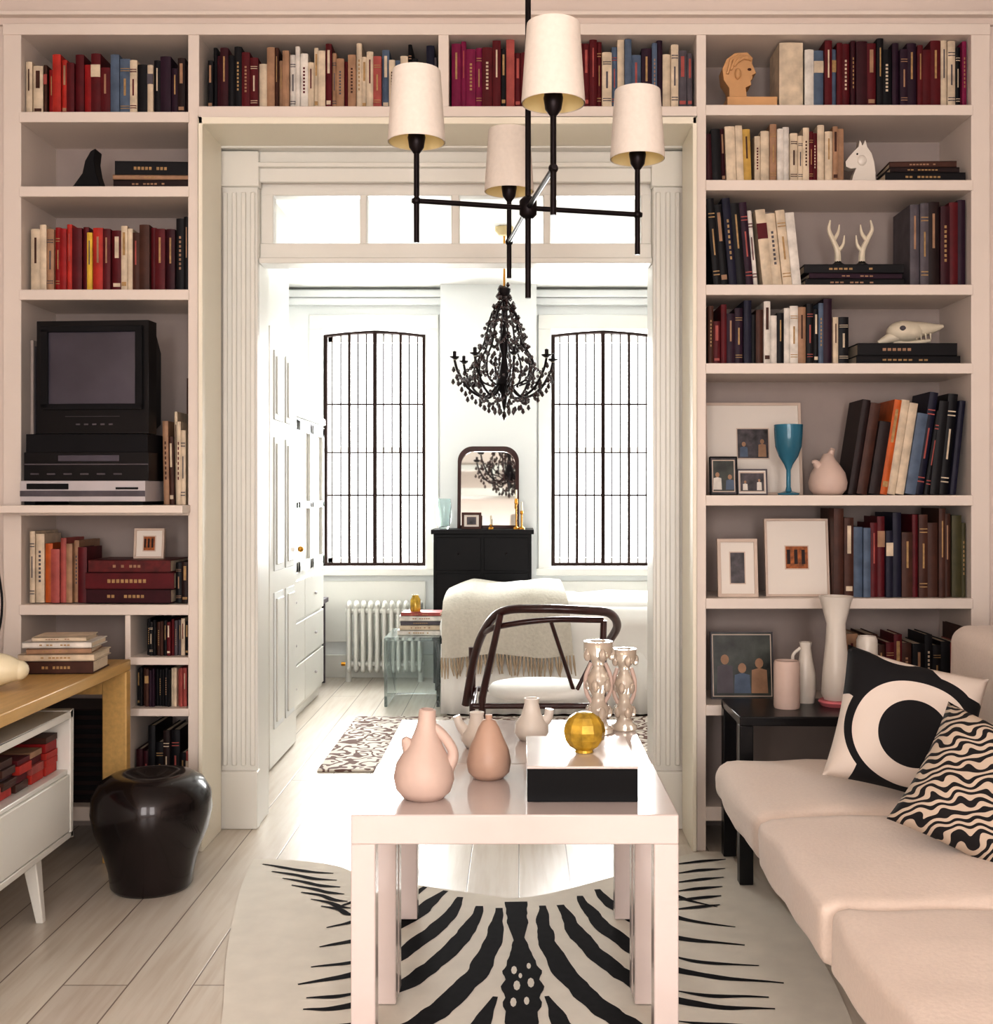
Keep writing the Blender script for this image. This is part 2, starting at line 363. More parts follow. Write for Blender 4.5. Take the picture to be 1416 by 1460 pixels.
def row(p0,p1,ybase,h0,h1,pal,ang=0,t0=6,t1=15,setback=.03,name='shelf_books',jit=0):
    b=MB(); x=p0; z=bz(ybase)+.0008; s=BF/F; cnt=len(pal)
    while x<p1-3:
        t=R.uniform(t0,t1); 
        if x+t>p1: t=p1-x
        if t<3: break
        u=(x-p0)/(p1-p0); k=pal[min(cnt-1,int(u*cnt+R.uniform(-.8,.8))) if u*cnt>.8 else R.choice([0,0,min(1,cnt-1)])]
        h=R.uniform(h0,h1)
        a=math.radians(ang+(R.uniform(-jit,jit) if jit else 0)) if ang else 0
        book(b,bx(x),BF+setback+R.uniform(0,.025),z,t*s*.97,R.uniform(.15,.21),h*s,PAL[k],a)
        x+=t/(math.cos(a) if a else 1)
    return b.obj(name)
row(32,60,160,70,85,['cream','blk','brn','wht'])
row(62,267,160,66,92,['red','coral','dred','red','dred','tan','red','slate','dred','cream','blk','rose','plum','dbrn','blk'],t0=7,t1=16)
row(292,622,152,68,98,['blk','burg','blk','dred','cream','tan','brn','wht','cream','tan','dred','tan','cream','rose','slate','cream','blk','navy','gry'],t0=5,t1=12)
row(643,990,150,78,102,['burg','mag','dred','blk','rose','dred','cream','blk','burg','brn','dred','dred','cream','slate','dred','plum','slate','cream','gry'],t0=7,t1=15)
row(37,245,413,84,98,['cream','tan','red','red','coral','dred','yel','coral','dred','red','cream','brn','blk','dred','burg','blk'],t0=7,t1=15)
row(246,266,413,104,112,['blk','blk'],t0=10,t1=12)
row(37,118,861,76,104,['cream','org','tan','rose','cream','tan','brn','dred'],t0=7,t1=14)
row(229,249,720,90,140,['tan','brn','cream'],t0=5,t1=9,ang=1)
row(250,266,720,80,120,['dred','cream','brn'],t0=5,t1=8,setback=.01)
row(246,266,861,55,66,['dbrn','blk'],t0=8,t1=10)
row(203,266,937,48,54,['blk','plum','brn','blk','dred','gry','cream','blk'],t0=3.9,t1=6,name='compact_discs')
row(189,266,1010,50,56,['blk','brn','plum','blk','tan','blk','cream','rose','blk'],t0=3.9,t1=6,name='compact_discs')
row(190,266,1150,70,118,['burg','blk','dbrn','brn','blk','rose'],t0=7,t1=13)
row(1115,1150,150,92,97,['cream'],t0=36,t1=37)
row(1152,1383,150,84,102,['wht','slate','dred','gry','burg','dred','blk','dred','plum','gry','dred','cream','blk','mag'],t0=7,t1=16)
row(1010,1078,257,70,88,['blk','burg','cream','must','dred'],ang=2)
row(1080,1210,257,62,88,['cream','tan','wht','brn','cream','olive','dred','cream','tan','must'],t0=6,t1=13)
row(1020,1085,406,105,128,['blk','navy','gry','blk','plum','wht'],ang=5,t0=9,t1=14)
row(1092,1148,406,82,118,['cream','tan','cream','wht'],ang=6,t0=9,t1=15)
row(1302,1383,406,112,128,['gry','dbrn','burg','brn','dred','plum'],t0=10,t1=24,setback=.02)
row(1012,1216,518,60,95,['brn','dred','plum','navy','blk','brn','wht','blk','wht','tan','blk','slate','plum','cream','blk'],t0=7,t1=15)
row(1215,1330,706,104,150,['brn','dbrn','org','tan','cream','slate','navy','blk'],ang=-9,t0=10,t1=17)
row(1331,1368,706,128,150,['blk','navy'],ang=-6,t0=12,t1=19)
row(1193,1383,853,92,130,['burg','brn','slate','dred','navy','brn','dred','blk','brn','tan','brn','olive'],t0=8,t1=16)
row(1212,1383,1004,80,118,['tan','brn','dred','cream','brn','blk','rose','brn'],t0=10,t1=18)

def stack(name,cx,y,z,items,rot=0):
    b=MB()
    for (w,d,h,m) in items:
        T=Matrix.Translation((cx,y,z))@Matrix.Rotation(rot+R.uniform(-.06,.06),4,'Z')
        c=.003
        b.box(-w/2,w/2,-d/2,d/2,0,c,m,T); b.box(-w/2,w/2,-d/2,d/2,h-c,h,m,T); b.box(-w/2,w/2,-d/2,-d/2+.005,0,h,m,T)
        b.box(-w/2+.004,w/2-.004,-d/2+.005,d/2-.005,c,h-c,pages,T)
        lm=R.choice([goldfoil,PAL['tan']])
        for k in range(9): 
            if R.random()<.75: b.box(-w*.25+w*.05*k,-w*.25+w*(.05*k+.035),-d/2-.0008,-d/2,h*.38,h*.6,lm,T)
        z+=h+.0003
    return b.obj(name)
P=PAL
stack('stack_of_books',bx(213),4.25,bz(266)+.001,[(.27,.2,.028,P['dbrn']),(.28,.2,.018,P['tan']),(.27,.19,.05,P['blk'])])
stack('stack_of_books',bx(1322),4.25,bz(257)+.001,[(.29,.2,.033,P['blk']),(.25,.19,.02,P['dbrn']),(.24,.18,.022,P['brn'])])
stack('stack_of_books',bx(1222),4.27,bz(406)+.001,[(.36,.22,.026,P['blk']),(.34,.22,.02,P['plum']),(.36,.22,.032,P['blk'])])
stack('stack_of_books',bx(1298),4.27,bz(518)+.001,[(.38,.22,.03,P['blk']),(.36,.22,.045,P['blk'])])
stack('stack_of_books',bx(183),4.25,bz(861)+.001,[(.31,.21,.05,P['burg']),(.32,.21,.06,P['dred']),(.30,.2,.045,redbox)])
stack('stack_of_books',-1.49,3.78,.7045,[(.23,.18,.04,P['brn']),(.24,.18,.022,P['cream']),(.2,.17,.018,P['tan']),(.22,.16,.02,P['wht']),(.17,.14,.014,P['cream'])],.1)

# ---------------- shelf objects
def frame(name,cx,y,z,w,h,fm,bw,art,aw,ah,tilt=.12,rotz=0,mb=matb,aoff=0):
    b=MB(); T=Matrix.Translation((cx,y,z))@Matrix.Rotation(rotz,4,'Z')@Matrix.Rotation(-tilt,4,'X')
    t=.018
    for q in ((-w/2,-w/2+bw,0,h),(w/2-bw,w/2,0,h),(-w/2+bw,w/2-bw,0,bw),(-w/2+bw,w/2-bw,h-bw,h)): b.box(q[0],q[1],0,t,q[2],q[3],fm,T)
    b.box(-w/2+bw,w/2-bw,.006,t,bw,h-bw,mb,T)
    zc=h/2+aoff
    b.box(-aw/2,aw/2,.004,.006,zc-ah/2,zc+ah/2,art,T)
    b.box(-aw/2-.004,aw/2+.004,.0052,.006,zc-ah/2-.004,zc+ah/2+.004,fr_w,T)
    if art is ochre:
        for k in range(3): b.box(-aw/2+aw*(k+.15)/3,-aw/2+aw*(k+.6)/3,.003,.004,zc-ah*.3,zc+ah*.35,P['dbrn'],T)
    elif aw>.07:
        # a small group of people: heads and shoulders against a dark ground
        npp=3 if aw>.12 else 2
        for k in range(npp):
            xx=(-.3+.6*k/(npp-1))*aw; hr=ah*.07; zt_=zc+ah*R.uniform(-.05,.1); cm=R.choice([P['gry'],P['wht'],P['slate'],P['tan']])
            n=12; b.faces([(xx+hr*math.cos(2*math.pi*i/n),.0036,zt_+hr*1.2*math.sin(2*math.pi*i/n)) for i in range(n)],[tuple(range(n))],P['tan'],T)
            b.faces([(xx-hr*2,.0037,zc-ah*.46),(xx+hr*2,.0037,zc-ah*.46),(xx+hr*1.8,.0037,zt_-hr*1.6),(xx,.0037,zt_-hr*1.1),(xx-hr*1.8,.0037,zt_-hr*1.6)],[(0,1,2,3,4)],cm,T)
    return b.obj(name,.0015)
s=BF/F
frame('picture_frame',bx(1056),4.17,bz(853)+.001,58*s,84*s,fr_w,.012,photo1,20*s,44*s)
frame('picture_frame',bx(1145),4.20,bz(853)+.001,93*s,113*s,fr_w,.008,ochre,32*s,32*s)
frame('picture_frame',bx(1092),4.33,bz(706)+.001,146*s,140*s,fr_w,.010,photo1,46*s,44*s,aoff=.02)
frame('picture_frame',bx(1037),4.19,bz(706)+.001,40*s,56*s,blackm,.004,photo2,30*s,44*s,mb=photo1)
frame('picture_frame',bx(1079),4.20,bz(706)+.001,44*s,38*s,P['gry'],.005,photo1,34*s,26*s)
frame('picture_frame',bx(200),4.22,bz(861)+.158,44*s,44*s,fr_w,.008,ochre,16*s,20*s)
frame('picture_frame',bx(1068),4.24,bz(1005)+.001,92*s,98*s,P['gry'],.003,photo2,84*s,88*s,mb=photo2)
frame('picture_frame',bx(254),4.36,bz(720)+.001,30*s,190*s,P['brn'],.012,photo1,8*s,120*s,.02)

b=MB(); z=bz(266)+.001; c=lambda px,py:(bx(px),bz(py))
b.slab([c(84,264),c(95,258),c(108,240),c(112,222),c(120,208),c(127,204),c(125,222),c(128,240),c(134,258),c(142,264)],4.19,4.26,blackm)
b.box(bx(80),bx(144),4.16,4.29,z,z+.008,blackm)
b.obj('black_fin_sculpture',.012,3)
b=MB(); 
b.box(bx(1040),bx(1112),4.17,4.29,bz(150)+.001,bz(132),woodl)
b.slab([c(1044,134),c(1044,118),c(1036,106),c(1034,90),c(1040,76),c(1052,67),c(1070,66),c(1078,74),c(1077,82),c(1083,96),c(1077,99),c(1078,104),c(1075,107),c(1076,113),c(1068,117),c(1070,134)],4.185,4.26,woodl)
for k in range(5): b.tube([(bx(1041+5*k),4.183,bz(98-6*k)),(bx(1046+6*k),4.178,bz(78-1*k)),(bx(1060+4*k),4.184,bz(70+2*k))],.006,woodl,8)
b.ball((bx(1056),4.18,bz(98)),(.012,.012,.02),woodl,10,8); b.ball((bx(1073),4.186,bz(91)),(.008,.008,.005),P['brn'],8,6)
b.obj('carved_wooden_bust',.008,3)
b=MB(); z=bz(257)+.001
b.slab([c(1222,254),c(1226,240),c(1230,231),c(1222,232),c(1215,229),c(1214,222),c(1220,214),c(1228,205),c(1233,200),c(1235,190),c(1239,198),c(1243,190),c(1246,201),c(1252,209),c(1256,222),c(1258,238),c(1257,254)],4.205,4.245,cer_w)
b.box(bx(1217),bx(1261),4.185,4.265,z,z+.01,cer_w)
for k in range(7): b.tube([(bx(1244+2*k),4.225,bz(200+7*k)),(bx(1250+1.5*k),4.225,bz(206+7*k))],[.012,.007],cer_w,8)
b.ball((bx(1231),4.203,bz(211)),.0035,P['blk'],8,6); b.ball((bx(1238),4.206,bz(220)),(.018,.01,.02),cer_w,10,8)
b.obj('white_horse_head_figurine',.006,3)
b=MB(); zb=bz(406)+.0825
for sgn,cx in ((1,1208),(-1,1243)):
    b.lathe([(.026,0),(.026,.012),(.014,.02),(.010,.03)],(bx(cx),4.25,zb),black,16)
    def q(dx,dy): return (bx(cx-sgn*dx),4.25-abs(dx)*.0006,zb+.02+dy*s)
    b.tube(cat([q(0,0),q(1,18),q(8,34),q(14,48),q(12,62)]),catr([.013,.011,.009,.007,.003]),bonem,8)
    b.tube(cat([q(7,32),q(0,44),q(-2,56)]),catr([.008,.006,.002]),bonem,8)
    b.tube(cat([q(1,16),q(-7,26),q(-9,40)]),catr([.008,.006,.002]),bonem,8)
b.obj('antler_display')
b=MB(); zb=bz(518)+.0775; Y=4.26
b.ball((bx(1308),Y,zb+.055),(.07,.042,.04),bonem,18,12)
b.tube(cat([(bx(1310),Y,zb+.06),(bx(1335),Y,zb+.064),(bx(1352),Y,zb+.068),(bx(1364),Y,zb+.075)]),catr([.034,.026,.016,.006]),bonem,12)
b.tube(cat([(bx(1300),Y,zb+.045),(bx(1285),Y,zb+.03),(bx(1268),Y,zb+.012)]),catr([.03,.02,.008]),bonem,12)
b.tube(cat([(bx(1290),Y,zb+.018),(bx(1315),Y,zb+.012),(bx(1345),Y,zb+.022)]),catr([.012,.012,.006]),bonem,10)
for k in range(7): b.tube([(bx(1300+7*k),Y-.022,zb+.045),(bx(1301+7*k),Y-.02,zb+.022)],[.004,.002],bonem,6)
b.ball((bx(1300),Y-.036,zb+.062),(.012,.008,.01),P['gry'],10,8)
b.obj('white_animal_skull',ang=60)
def lathe_obj(name,prof,c,m,T=None,seg=36,sub=0): 
    b=MB(); b.lathe(prof,c,m,seg,T); return b.obj(name,ang=50,sub=sub)
lathe_obj('blue_goblet',[(0,0),(.038,0),(.04,.006),(.012,.014),(.008,.03),(.008,.09),(.016,.11),(.035,.14),(.047,.175),(.05,.21),(.052,.255),(.049,.255),(.045,.2),(.03,.14),(0,.12)],(bx(1129),4.18,bz(706)+.001),teal)
b=MB(); b.lathe([(0,0),(.05,0),(.066,.02),(.07,.045),(.062,.08),(.042,.11),(.026,.13),(.016,.15),(0,.152)],(bx(1188),4.2,bz(706)+.001),cer_p,32)
b.tube(cat([(bx(1188),4.2,bz(706)+.12),(bx(1192),4.2,bz(706)+.15),(bx(1194),4.19,bz(706)+.168)]),catr([.018,.013,.009]),cer_p)
b.tube(cat([(bx(1175),4.19,bz(706)+.1),(bx(1168),4.18,bz(706)+.118),(bx(1163),4.18,bz(706)+.12)]),catr([.02,.012,.006]),cer_p)
b.obj('bird_shaped_vase',ang=60)

# ---------------- television etc.
def TZ(cx,cy,cz,rz): return Matrix.Translation((cx,cy,cz))@Matrix.Rotation(rz,4,'Z')
zsh=bz(720)+.001
b=MB(); T=TZ(bx(133),4.22,zsh,-.05)
b.box(-.225,.225,-.17,.15,0.012,.085,silver,T); b.box(-.225,.225,-.172,-.17,.03,.05,P['gry'],T)
for x in (-.2,.19): b.box(x-.02,x+.02,-.15,.12,0,.012,blackm,T)
b.box(-.2,-.05,-.174,-.17,.055,.075,blackm,T); b.box(.12,.2,-.174,-.17,.055,.062,blackm,T)
b.obj('dvd_player',.003)
b=MB(); T=TZ(bx(135),4.24,zsh+.086,-.05)
b.box(-.225,.225,-.17,.15,0,.10,black,T); b.box(-.225,.225,-.173,-.17,.055,.06,P['gry'],T); b.box(-.1,.12,-.174,-.17,.068,.09,screen,T); b.box(-.22,.22,-.165,.15,.1,.165,blackm,T)
for k in range(6): b.box(-.2+.06*k,-.17+.06*k,-.175,-.17,.02,.026,P['gry'],T)
b.obj('video_recorder',.003)
b=MB(); T=TZ(bx(146),4.24,zsh+.252,-.08)
w=.205; 
b.box(-w,w,-.17,-.10,0,.40,black,T)
vs=[(-w+.01,-.10,.01),(w-.01,-.10,.01),(w-.01,-.10,.39),(-w+.01,-.10,.39),(-w+.08,.14,.05),(w-.08,.14,.05),(w-.08,.14,.32),(-w+.08,.14,.32)]
b.faces(vs,[(0,1,2,3),(4,7,6,5),(0,4,5,1),(1,5,6,2),(2,6,7,3),(3,7,4,0)],blackm,T)
for q in ((-w+.02,-w+.045,.09,.37),(w-.045,w-.02,.09,.37),(-w+.02,w-.02,.085,.105),(-w+.02,w-.02,.36,.38)): b.box(q[0],q[1],-.182,-.17,q[2],q[3],blackm,T)
n=10; vs=[]
for j in range(n+1):
    for i in range(n+1):
        u=i/n*2-1;v=j/n*2-1; vs.append((u*(w-.045),-.172-.010*(1-u*u)*(1-v*v)*1.0,.2325+v*.128))
fs=[(j*(n+1)+i,j*(n+1)+i+1,(j+1)*(n+1)+i+1,(j+1)*(n+1)+i) for j in range(n) for i in range(n)]
b.faces(vs,fs,screen,T)
for k in range(5): b.box(-.06+.03*k,-.045+.03*k,-.173,-.17,.03,.036,P['gry'],T)
b.box(-.1,.1,-.172,-.17,.06,.062,P['gry'],T)
b.obj('television',.005)
b=MB(); b.box(bx(31.5),bx(36),4.2,4.38,zsh,zsh+.6,shelfback); b.box(bx(36),bx(37),4.21,4.37,zsh+.02,zsh+.58,P['gry']); b.obj('slim_speaker',.003)

# ---------------- left: desk, cabinet, pot
b=MB()
b.box(-1.885,-1.36,2.35,4.03,.665,.703,woodg)
b.box(-1.445,-1.36,3.985,4.028,0,.665,woodg); b.box(-1.885,-1.80,3.985,4.028,0,.665,woodg)
b.box(-1.445,-1.36,2.36,2.40,0,.665,woodg); b.box(-1.885,-1.80,2.36,2.40,0,.665,woodg)
b.box(-1.8,-1.445,3.99,4.02,.585,.665,woodg)
b.obj('birch_desk',.004)
b=MB(); x0,x1,y0,y1=-1.875,-1.41,2.45,3.64
b.box(x0,x1,y0,y1,.575,.60,trimw); b.box(x0,x1,y0,y1,.2,.22,trimw); b.box(x0,x0+.015,y0,y1,.2,.6,trimw)
b.box(x0,x1,y1-.022,y1,.2,.6,trimw); b.box(x0,x1,y0,y0+.022,.2,.6,trimw); b.box(x0,x1-.01,y0,y1,.40,.415,trimw)
b.box(x1-.02,x1-.002,y0+.024,(y0+y1)/2-.002,.222,.4,trimw); b.box(x1-.02,x1-.002,(y0+y1)/2+.002,y1-.024,.222,.4,trimw)
for yy in (y0+.22,y1-.2):
    for xx,dx in ((x1-.05,.03),(x0+.06,0)): b.taper((xx+dx,yy,0),(.011,.011),(xx,yy,.2),(.022,.022),trimw)
root=b.obj('white_media_cabinet',.003)
b=MB()
for k in range(9):
    ya=y1-.03-.10*k
    T=Matrix.Translation((x1-.03,ya-.09,.4165)); zz=0
    for j in range(R.randint(4,6)):
        h=R.uniform(.012,.03)
        if zz+h>.14: break
        b.box(-.24+R.uniform(-.01,0),R.uniform(-.02,0),0,.085,zz,zz+h-.001,P[R.choice(['red','tan','dred','coral','brn','rose','burg'])],T); zz+=h
b.obj('cabinet_magazines',.001,parent=root)
b=MB(); cx,cy,cz=-1.60,3.38,.704
b.lathe([(0,0),(.04,0),(.075,.02),(.09,.05),(.08,.082),(.05,.1),(.03,.105),(0,.106)],(cx,cy,cz),creamc,28)
b.tube(cat([(cx+.04,cy,cz+.06),(cx+.09,cy,cz+.062),(cx+.125,cy+.01,cz+.058)]),catr([.055,.045,.03]),creamc,16)
b.ball((cx+.125,cy+.01,cz+.058),.03,creamc)
b.obj('gourd_shaped_bowl',ang=60)
b=MB(); c0=(-1.20,3.76,0)
b.lathe([(0,0),(.12,0),(.13,.012),(.136,.06),(.155,.13),(.18,.19),(.192,.25),(.188,.305),(.165,.345),(.13,.366),(.1,.372),(.08,.366),(.05,.35),(0,.345)],c0,potm,48)
b.obj('dark_glazed_pot',ang=70)
b=MB()
x0,x1,z0=bx(50),bx(172),bz(1150)+.001
b.box(x0,x1,4.18,4.40,z0,z0+.34,P['dbrn'])
for k in range(10): b.box(x0-.004,x1+.004,4.176,4.404,z0+.01+.034*k,z0+.03+.034*k,blackm)
b.obj('shade_filler_basket',.004)  # oversized black basket, added to stand in for shade in the lower bay
b=MB(); b.tube(cat([(-1.86,4.02,1.22),(-1.85,4.09,1.0),(-1.84,4.09,.85),(-1.87,4.06,.6),(-1.87,4.06,.1),(-1.86,4.07,.006)]),.004,blackm,6); b.obj('power_cable')

# ---------------- coffee tables
def parsons(name,x0,x1,y0,y1,h,lw,ap):
    b=MB(); b.box(x0,x1,y0,y1,h-ap,h,lacq)
    for xa,xb in ((x0,x0+lw),(x1-lw,x1)):
        for ya,yb in ((y0,y0+lw),(y1-lw,y1)): b.box(xa,xb,ya,yb,0.0058,h-ap+.001,lacq)
    return b.obj(name,.003)
TH=.595
parsons('side_table',sx(500,2.46),sx(968,2.46),2.46,2.925,TH,.053,.064)
parsons('side_table',sx(500,2.46)+.002,sx(968,2.46)-.002,2.93,3.5,TH-.001,.053,.064)
b=MB(); D=2.60; c0=(sx(603,D),D,TH+.001)
b.lathe([(0,0),(.045,0),(.062,.018),(.069,.045),(.064,.075),(.05,.1),(.036,.125),(.026,.15),(.02,.175),(.019,.198),(.015,.2),(.012,.17),(0,.15)],c0,cer_p,36,Matrix.Rotation(math.radians(3),4,'Y'))
b.tube(cat([(c0[0]+.012,D,c0[2]+.165),(c0[0]+.035,D,c0[2]+.15),(c0[0]+.060,D,c0[2]+.12),(c0[0]+.068,D,c0[2]+.092),(c0[0]+.05,D,c0[2]+.06)]),catr([.010,.012,.012,.013,.02]),cer_p,14)
b.tube(cat([(c0[0]-.02,D,c0[2]+.10),(c0[0]-.036,D-.004,c0[2]+.125),(c0[0]-.042,D-.006,c0[2]+.135)]),catr([.026,.014,.007]),cer_p,12)
b.obj('sculptural_jug',ang=60)
b=MB(); D=2.78; c0=(sx(697,D),D,TH+.001)
b.lathe([(0,0),(.035,0),(.05,.015),(.054,.04),(.048,.07),(.034,.1),(.026,.12),(.016,.138),(.008,.142),(.009,.152),(0,.153)],c0,cer_t,36)
b.obj('pear_shaped_vase',ang=60)
b=MB(); D=3.22; c0=(sx(758,D),D,TH)
b.lathe([(0,0),(.035,0),(.048,.02),(.046,.045),(.028,.07),(.02,.1),(.022,.115),(.016,.115),(.014,.09),(0,.07)],c0,cer_w,28)
b.tube(cat([(c0[0]+.02,D,c0[2]+.04),(c0[0]+.045,D,c0[2]+.06),(c0[0]+.05,D,c0[2]+.085)]),catr([.02,.014,.012]),cer_w,12)
b.obj('white_bud_vase',ang=60)
b=MB(); D=3.12; c0=(sx(680,D),D,TH)
b.lathe([(0,0),(.03,0),(.042,.02),(.04,.04),(.024,.06),(.018,.085),(.02,.095),(.014,.095),(0,.06)],c0,cer_w,28)
b.tube(cat([(c0[0]-.02,D,c0[2]+.03),(c0[0]-.045,D,c0[2]+.06),(c0[0]-.055,D,c0[2]+.085)]),catr([.02,.013,.01]),cer_w,12)
b.obj('small_white_vase',ang=60)
b=MB(); xa,xb=sx(752,2.56),sx(910,2.56)
b.box(xa,xb,2.56,2.88,TH+.0005,TH+.074,blackd); b.box(xa-.001,xb+.001,2.559,2.881,TH+.074,TH+.08,lacq)
b.obj('lacquer_box',.0015)
b=MB(); D=2.7
b.ball((sx(833,D),D,TH+.081+.048),(.05,.036,.048),gold,11,8)
b.lathe([(0,0),(.022,0),(.02,.006),(0,.008)],(sx(833,D),D,TH+.081),gold,14)
b.obj('gold_glass_paperweight',ang=12)
def candlestick(px,D,hh,w=1):
    b=MB(); c0=(sx(px,D),D,TH); k=hh/.25
    prof=[(0,0),(.045,0),(.045,.012),(.03,.02),(.024,.035),(.03,.05),(.034,.065),(.022,.08),(.018,.1),(.03,.125),(.034,.145),(.024,.165),(.016,.18),(.02,.195),(.036,.21),(.042,.22),(.042,.25),(.03,.25),(.028,.235),(0,.232)]
    b.lathe([(r*w,z*k) for r,z in prof],c0,pglass,24)
    for j in range(3):
        for i in range(5):
            a=2*math.pi*i/5+j*.6; z=(.055,.13,.215)[j]*k; r=(.03,.03,.038)[j]*w
            b.ball((c0[0]+r*math.cos(a),c0[1]+r*math.sin(a),c0[2]+z),(.012*w,.012*w,.018*k),pglass,8,6)
    for i in range(2):
        g=1 if i else -1
        b.tube(cat([(c0[0]+g*.018,D,c0[2]+.08*k),(c0[0]+g*.034*w,D,c0[2]+.11*k),(c0[0]+g*.036*w,D,c0[2]+.15*k),(c0[0]+g*.02,D,c0[2]+.19*k)]),.006,cer_p,8)
    b.obj('ornate_candlestick',ang=60)
candlestick(853,3.32,.262); candlestick(890,3.36,.235,.85)

# ---------------- sofa
def rbox(b,cx,cy,cz,w,d,h,r,m,crown=.02,wr=.004,n=18,T=None,seed=0):
    t=bmesh.new(); bmesh.ops.create_cube(t,size=2); bmesh.ops.subdivide_edges(t,edges=t.edges[:],cuts=n,use_grid_fill=True)
    hs=Vector((w/2,d/2,h/2)); r=min(r,h/2-.001)
    for v in t.verts:
        u=Vector([math.copysign(abs(q)**.7,q) for q in v.co]); p=Vector((u.x*hs.x,u.y*hs.y,u.z*hs.z))
        q=Vector([max(-hs[i]+r,min(hs[i]-r,p[i])) for i in range(3)]); dd=p-q
        if dd.length>1e-6: p=q+dd.normalized()*r
        p.z+=math.copysign(crown,u.z)*(1-u.x**2)*(1-u.y**2)*(1 if u.z>0 else .0)
        p+=Vector((1,1,1))*wr*noise.noise(Vector((p.x*7+seed,p.y*7,p.z*7)))
        v.co=(T@p if T is not None else p)+Vector((cx,cy,cz))
    k=b.mi(m); mp={}
    for v in t.verts: mp[v]=b.bm.verts.new(v.co)
    for f in t.faces:
        ff=b.bm.faces.new([mp[v] for v in f.verts]); ff.material_index=k
    t.free()
sofa=bpy.data.objects.new('sofa',None); sofa.location=(1.25,2.6,0); bpy.context.collection.objects.link(sofa)
b=MB(); b.box(.86,1.74,1.45,3.68,.06,.29,fabric); b.box(1.64,1.74,1.45,3.68,.29,.80,fabric)
for yy in (1.55,2.6,3.6):
    for xx in (.92,1.7): b.box(xx-.025,xx+.025,yy-.025,yy+.025,0,.06,blackm)
b.obj('base',.01,parent=sofa)
b=MB()
rbox(b,1.09,3.355,.365,.94,.66,.145,.055,fabric,.022,.010,seed=3)
rbox(b,1.09,2.695,.365,.93,.645,.145,.030,fabric,.016,.007,seed=9)
rbox(b,1.10,2.045,.362,.93,.64,.145,.030,fabric,.016,.009,seed=21)
b.obj('seat_cushions',parent=sofa,ang=60)
b=MB()
for yy in (3.33,2.68,2.03): rbox(b,1.49,yy,.655,.28,.64,.43,.06,fabric,.01,.008,seed=yy*5)
b.obj('back_cushions',parent=sofa,ang=60)
def pillow(name,w,h,t,m,loc,rot):
    b=MB(); n=26; k=b.mi(m); uvl=b.bm.loops.layers.uv.new('UVMap')
    for sgn in (1,-1):
        g=[]
        for j in range(n+1):
            rw=[]
            for i in range(n+1):
                u=i/n*2-1;v=j/n*2-1
                th=t/2*((1-u**4)*(1-v**4))**.55
                x=w/2*u*(1-.07*(1-v*v)**1.0*abs(u)**2); z=h/2*v*(1-.07*(1-u*u)*abs(v)**2)
                th+=.006*noise.noise(Vector((x*12,z*12,sgn)))*(1-u**4)*(1-v**4)
                rw.append(b.bm.verts.new((x,-sgn*th,z)))
            g.append(rw)
        for j in range(n):
            for i in range(n):
                f=b.bm.faces.new((g[j][i],g[j][i+1],g[j+1][i+1],g[j+1][i])); f.material_index=k
                for lp,(ii,jj) in zip(f.loops,((i,j),(i+1,j),(i+1,j+1),(i,j+1))): lp[uvl].uv=(ii/n,jj/n)
    bmesh.ops.transform(b.bm,verts=b.bm.verts,matrix=Matrix.Translation(loc)@rot)
    return b.obj(name,ang=80)
pillow('circle_print_pillow',.39,.38,.15,circm,(sx(1292,3.20),3.20,.634),Matrix.Rotation(-.12,4,'Z')@Matrix.Rotation(-.36,4,'X')@Matrix.Rotation(.24,4,'Y'))
pillow('zebra_print_pillow',.39,.34,.13,zebpil,(sx(1424,2.68),2.68,.575),Matrix.Rotation(-.35,4,'Z')@Matrix.Rotation(-.6,4,'X')@Matrix.Rotation(.42,4,'Y'))
b=MB(); x0,x1,y0,y1=.72,1.30,3.75,4.09
b.box(x0,x1,y0,y1,.525,.555,black)
for xx in (x0,x1-.045):
    for yy in (y0,y1-.045): b.box(xx,xx+.045,yy,yy+.045,0.0058,.525,black)
b.obj('black_end_table',.003)
zt=.5555; D=3.95
lathe_obj('tall_white_vase',[(0,.0),(.04,0),(.05,.02),(.045,.1),(.035,.2),(.032,.26),(.05,.33),(.058,.355),(.05,.355),(.025,.26),(0,.2)],(sx(1192,D),D,zt+.021),cer_w)
lathe_obj('pink_dish',[(0,0),(.05,0),(.06,.014),(.056,.02),(.0,.02)],(sx(1192,D),D,zt),pinkpl)
lathe_obj('white_canister',[(0,0),(.042,0),(.044,.01),(.044,.15),(.04,.16),(.036,.16),(.034,.02),(0,.02)],(sx(1118,D),D-.04,zt),cer_p)
b=MB(); c0=(sx(1155,D),D+.06,zt); b.lathe([(0,0),(.03,0),(.036,.04),(.034,.1),(.024,.15),(.018,.19),(.022,.21),(.016,.21),(0,.17)],c0,cer_w,28); b.tube(cat([(c0[0]-.018,c0[1],c0[2]+.19),(c0[0]-.045,c0[1],c0[2]+.16),(c0[0]-.033,c0[1],c0[2]+.1)]),.006,cer_w,8); b.obj('white_pitcher',ang=60)
lathe_obj('white_canister',[(0,0),(.034,0),(.036,.01),(.036,.22),(.03,.235),(.026,.235),(0,.05)],(sx(1240,D),D+.03,zt),cer_w)

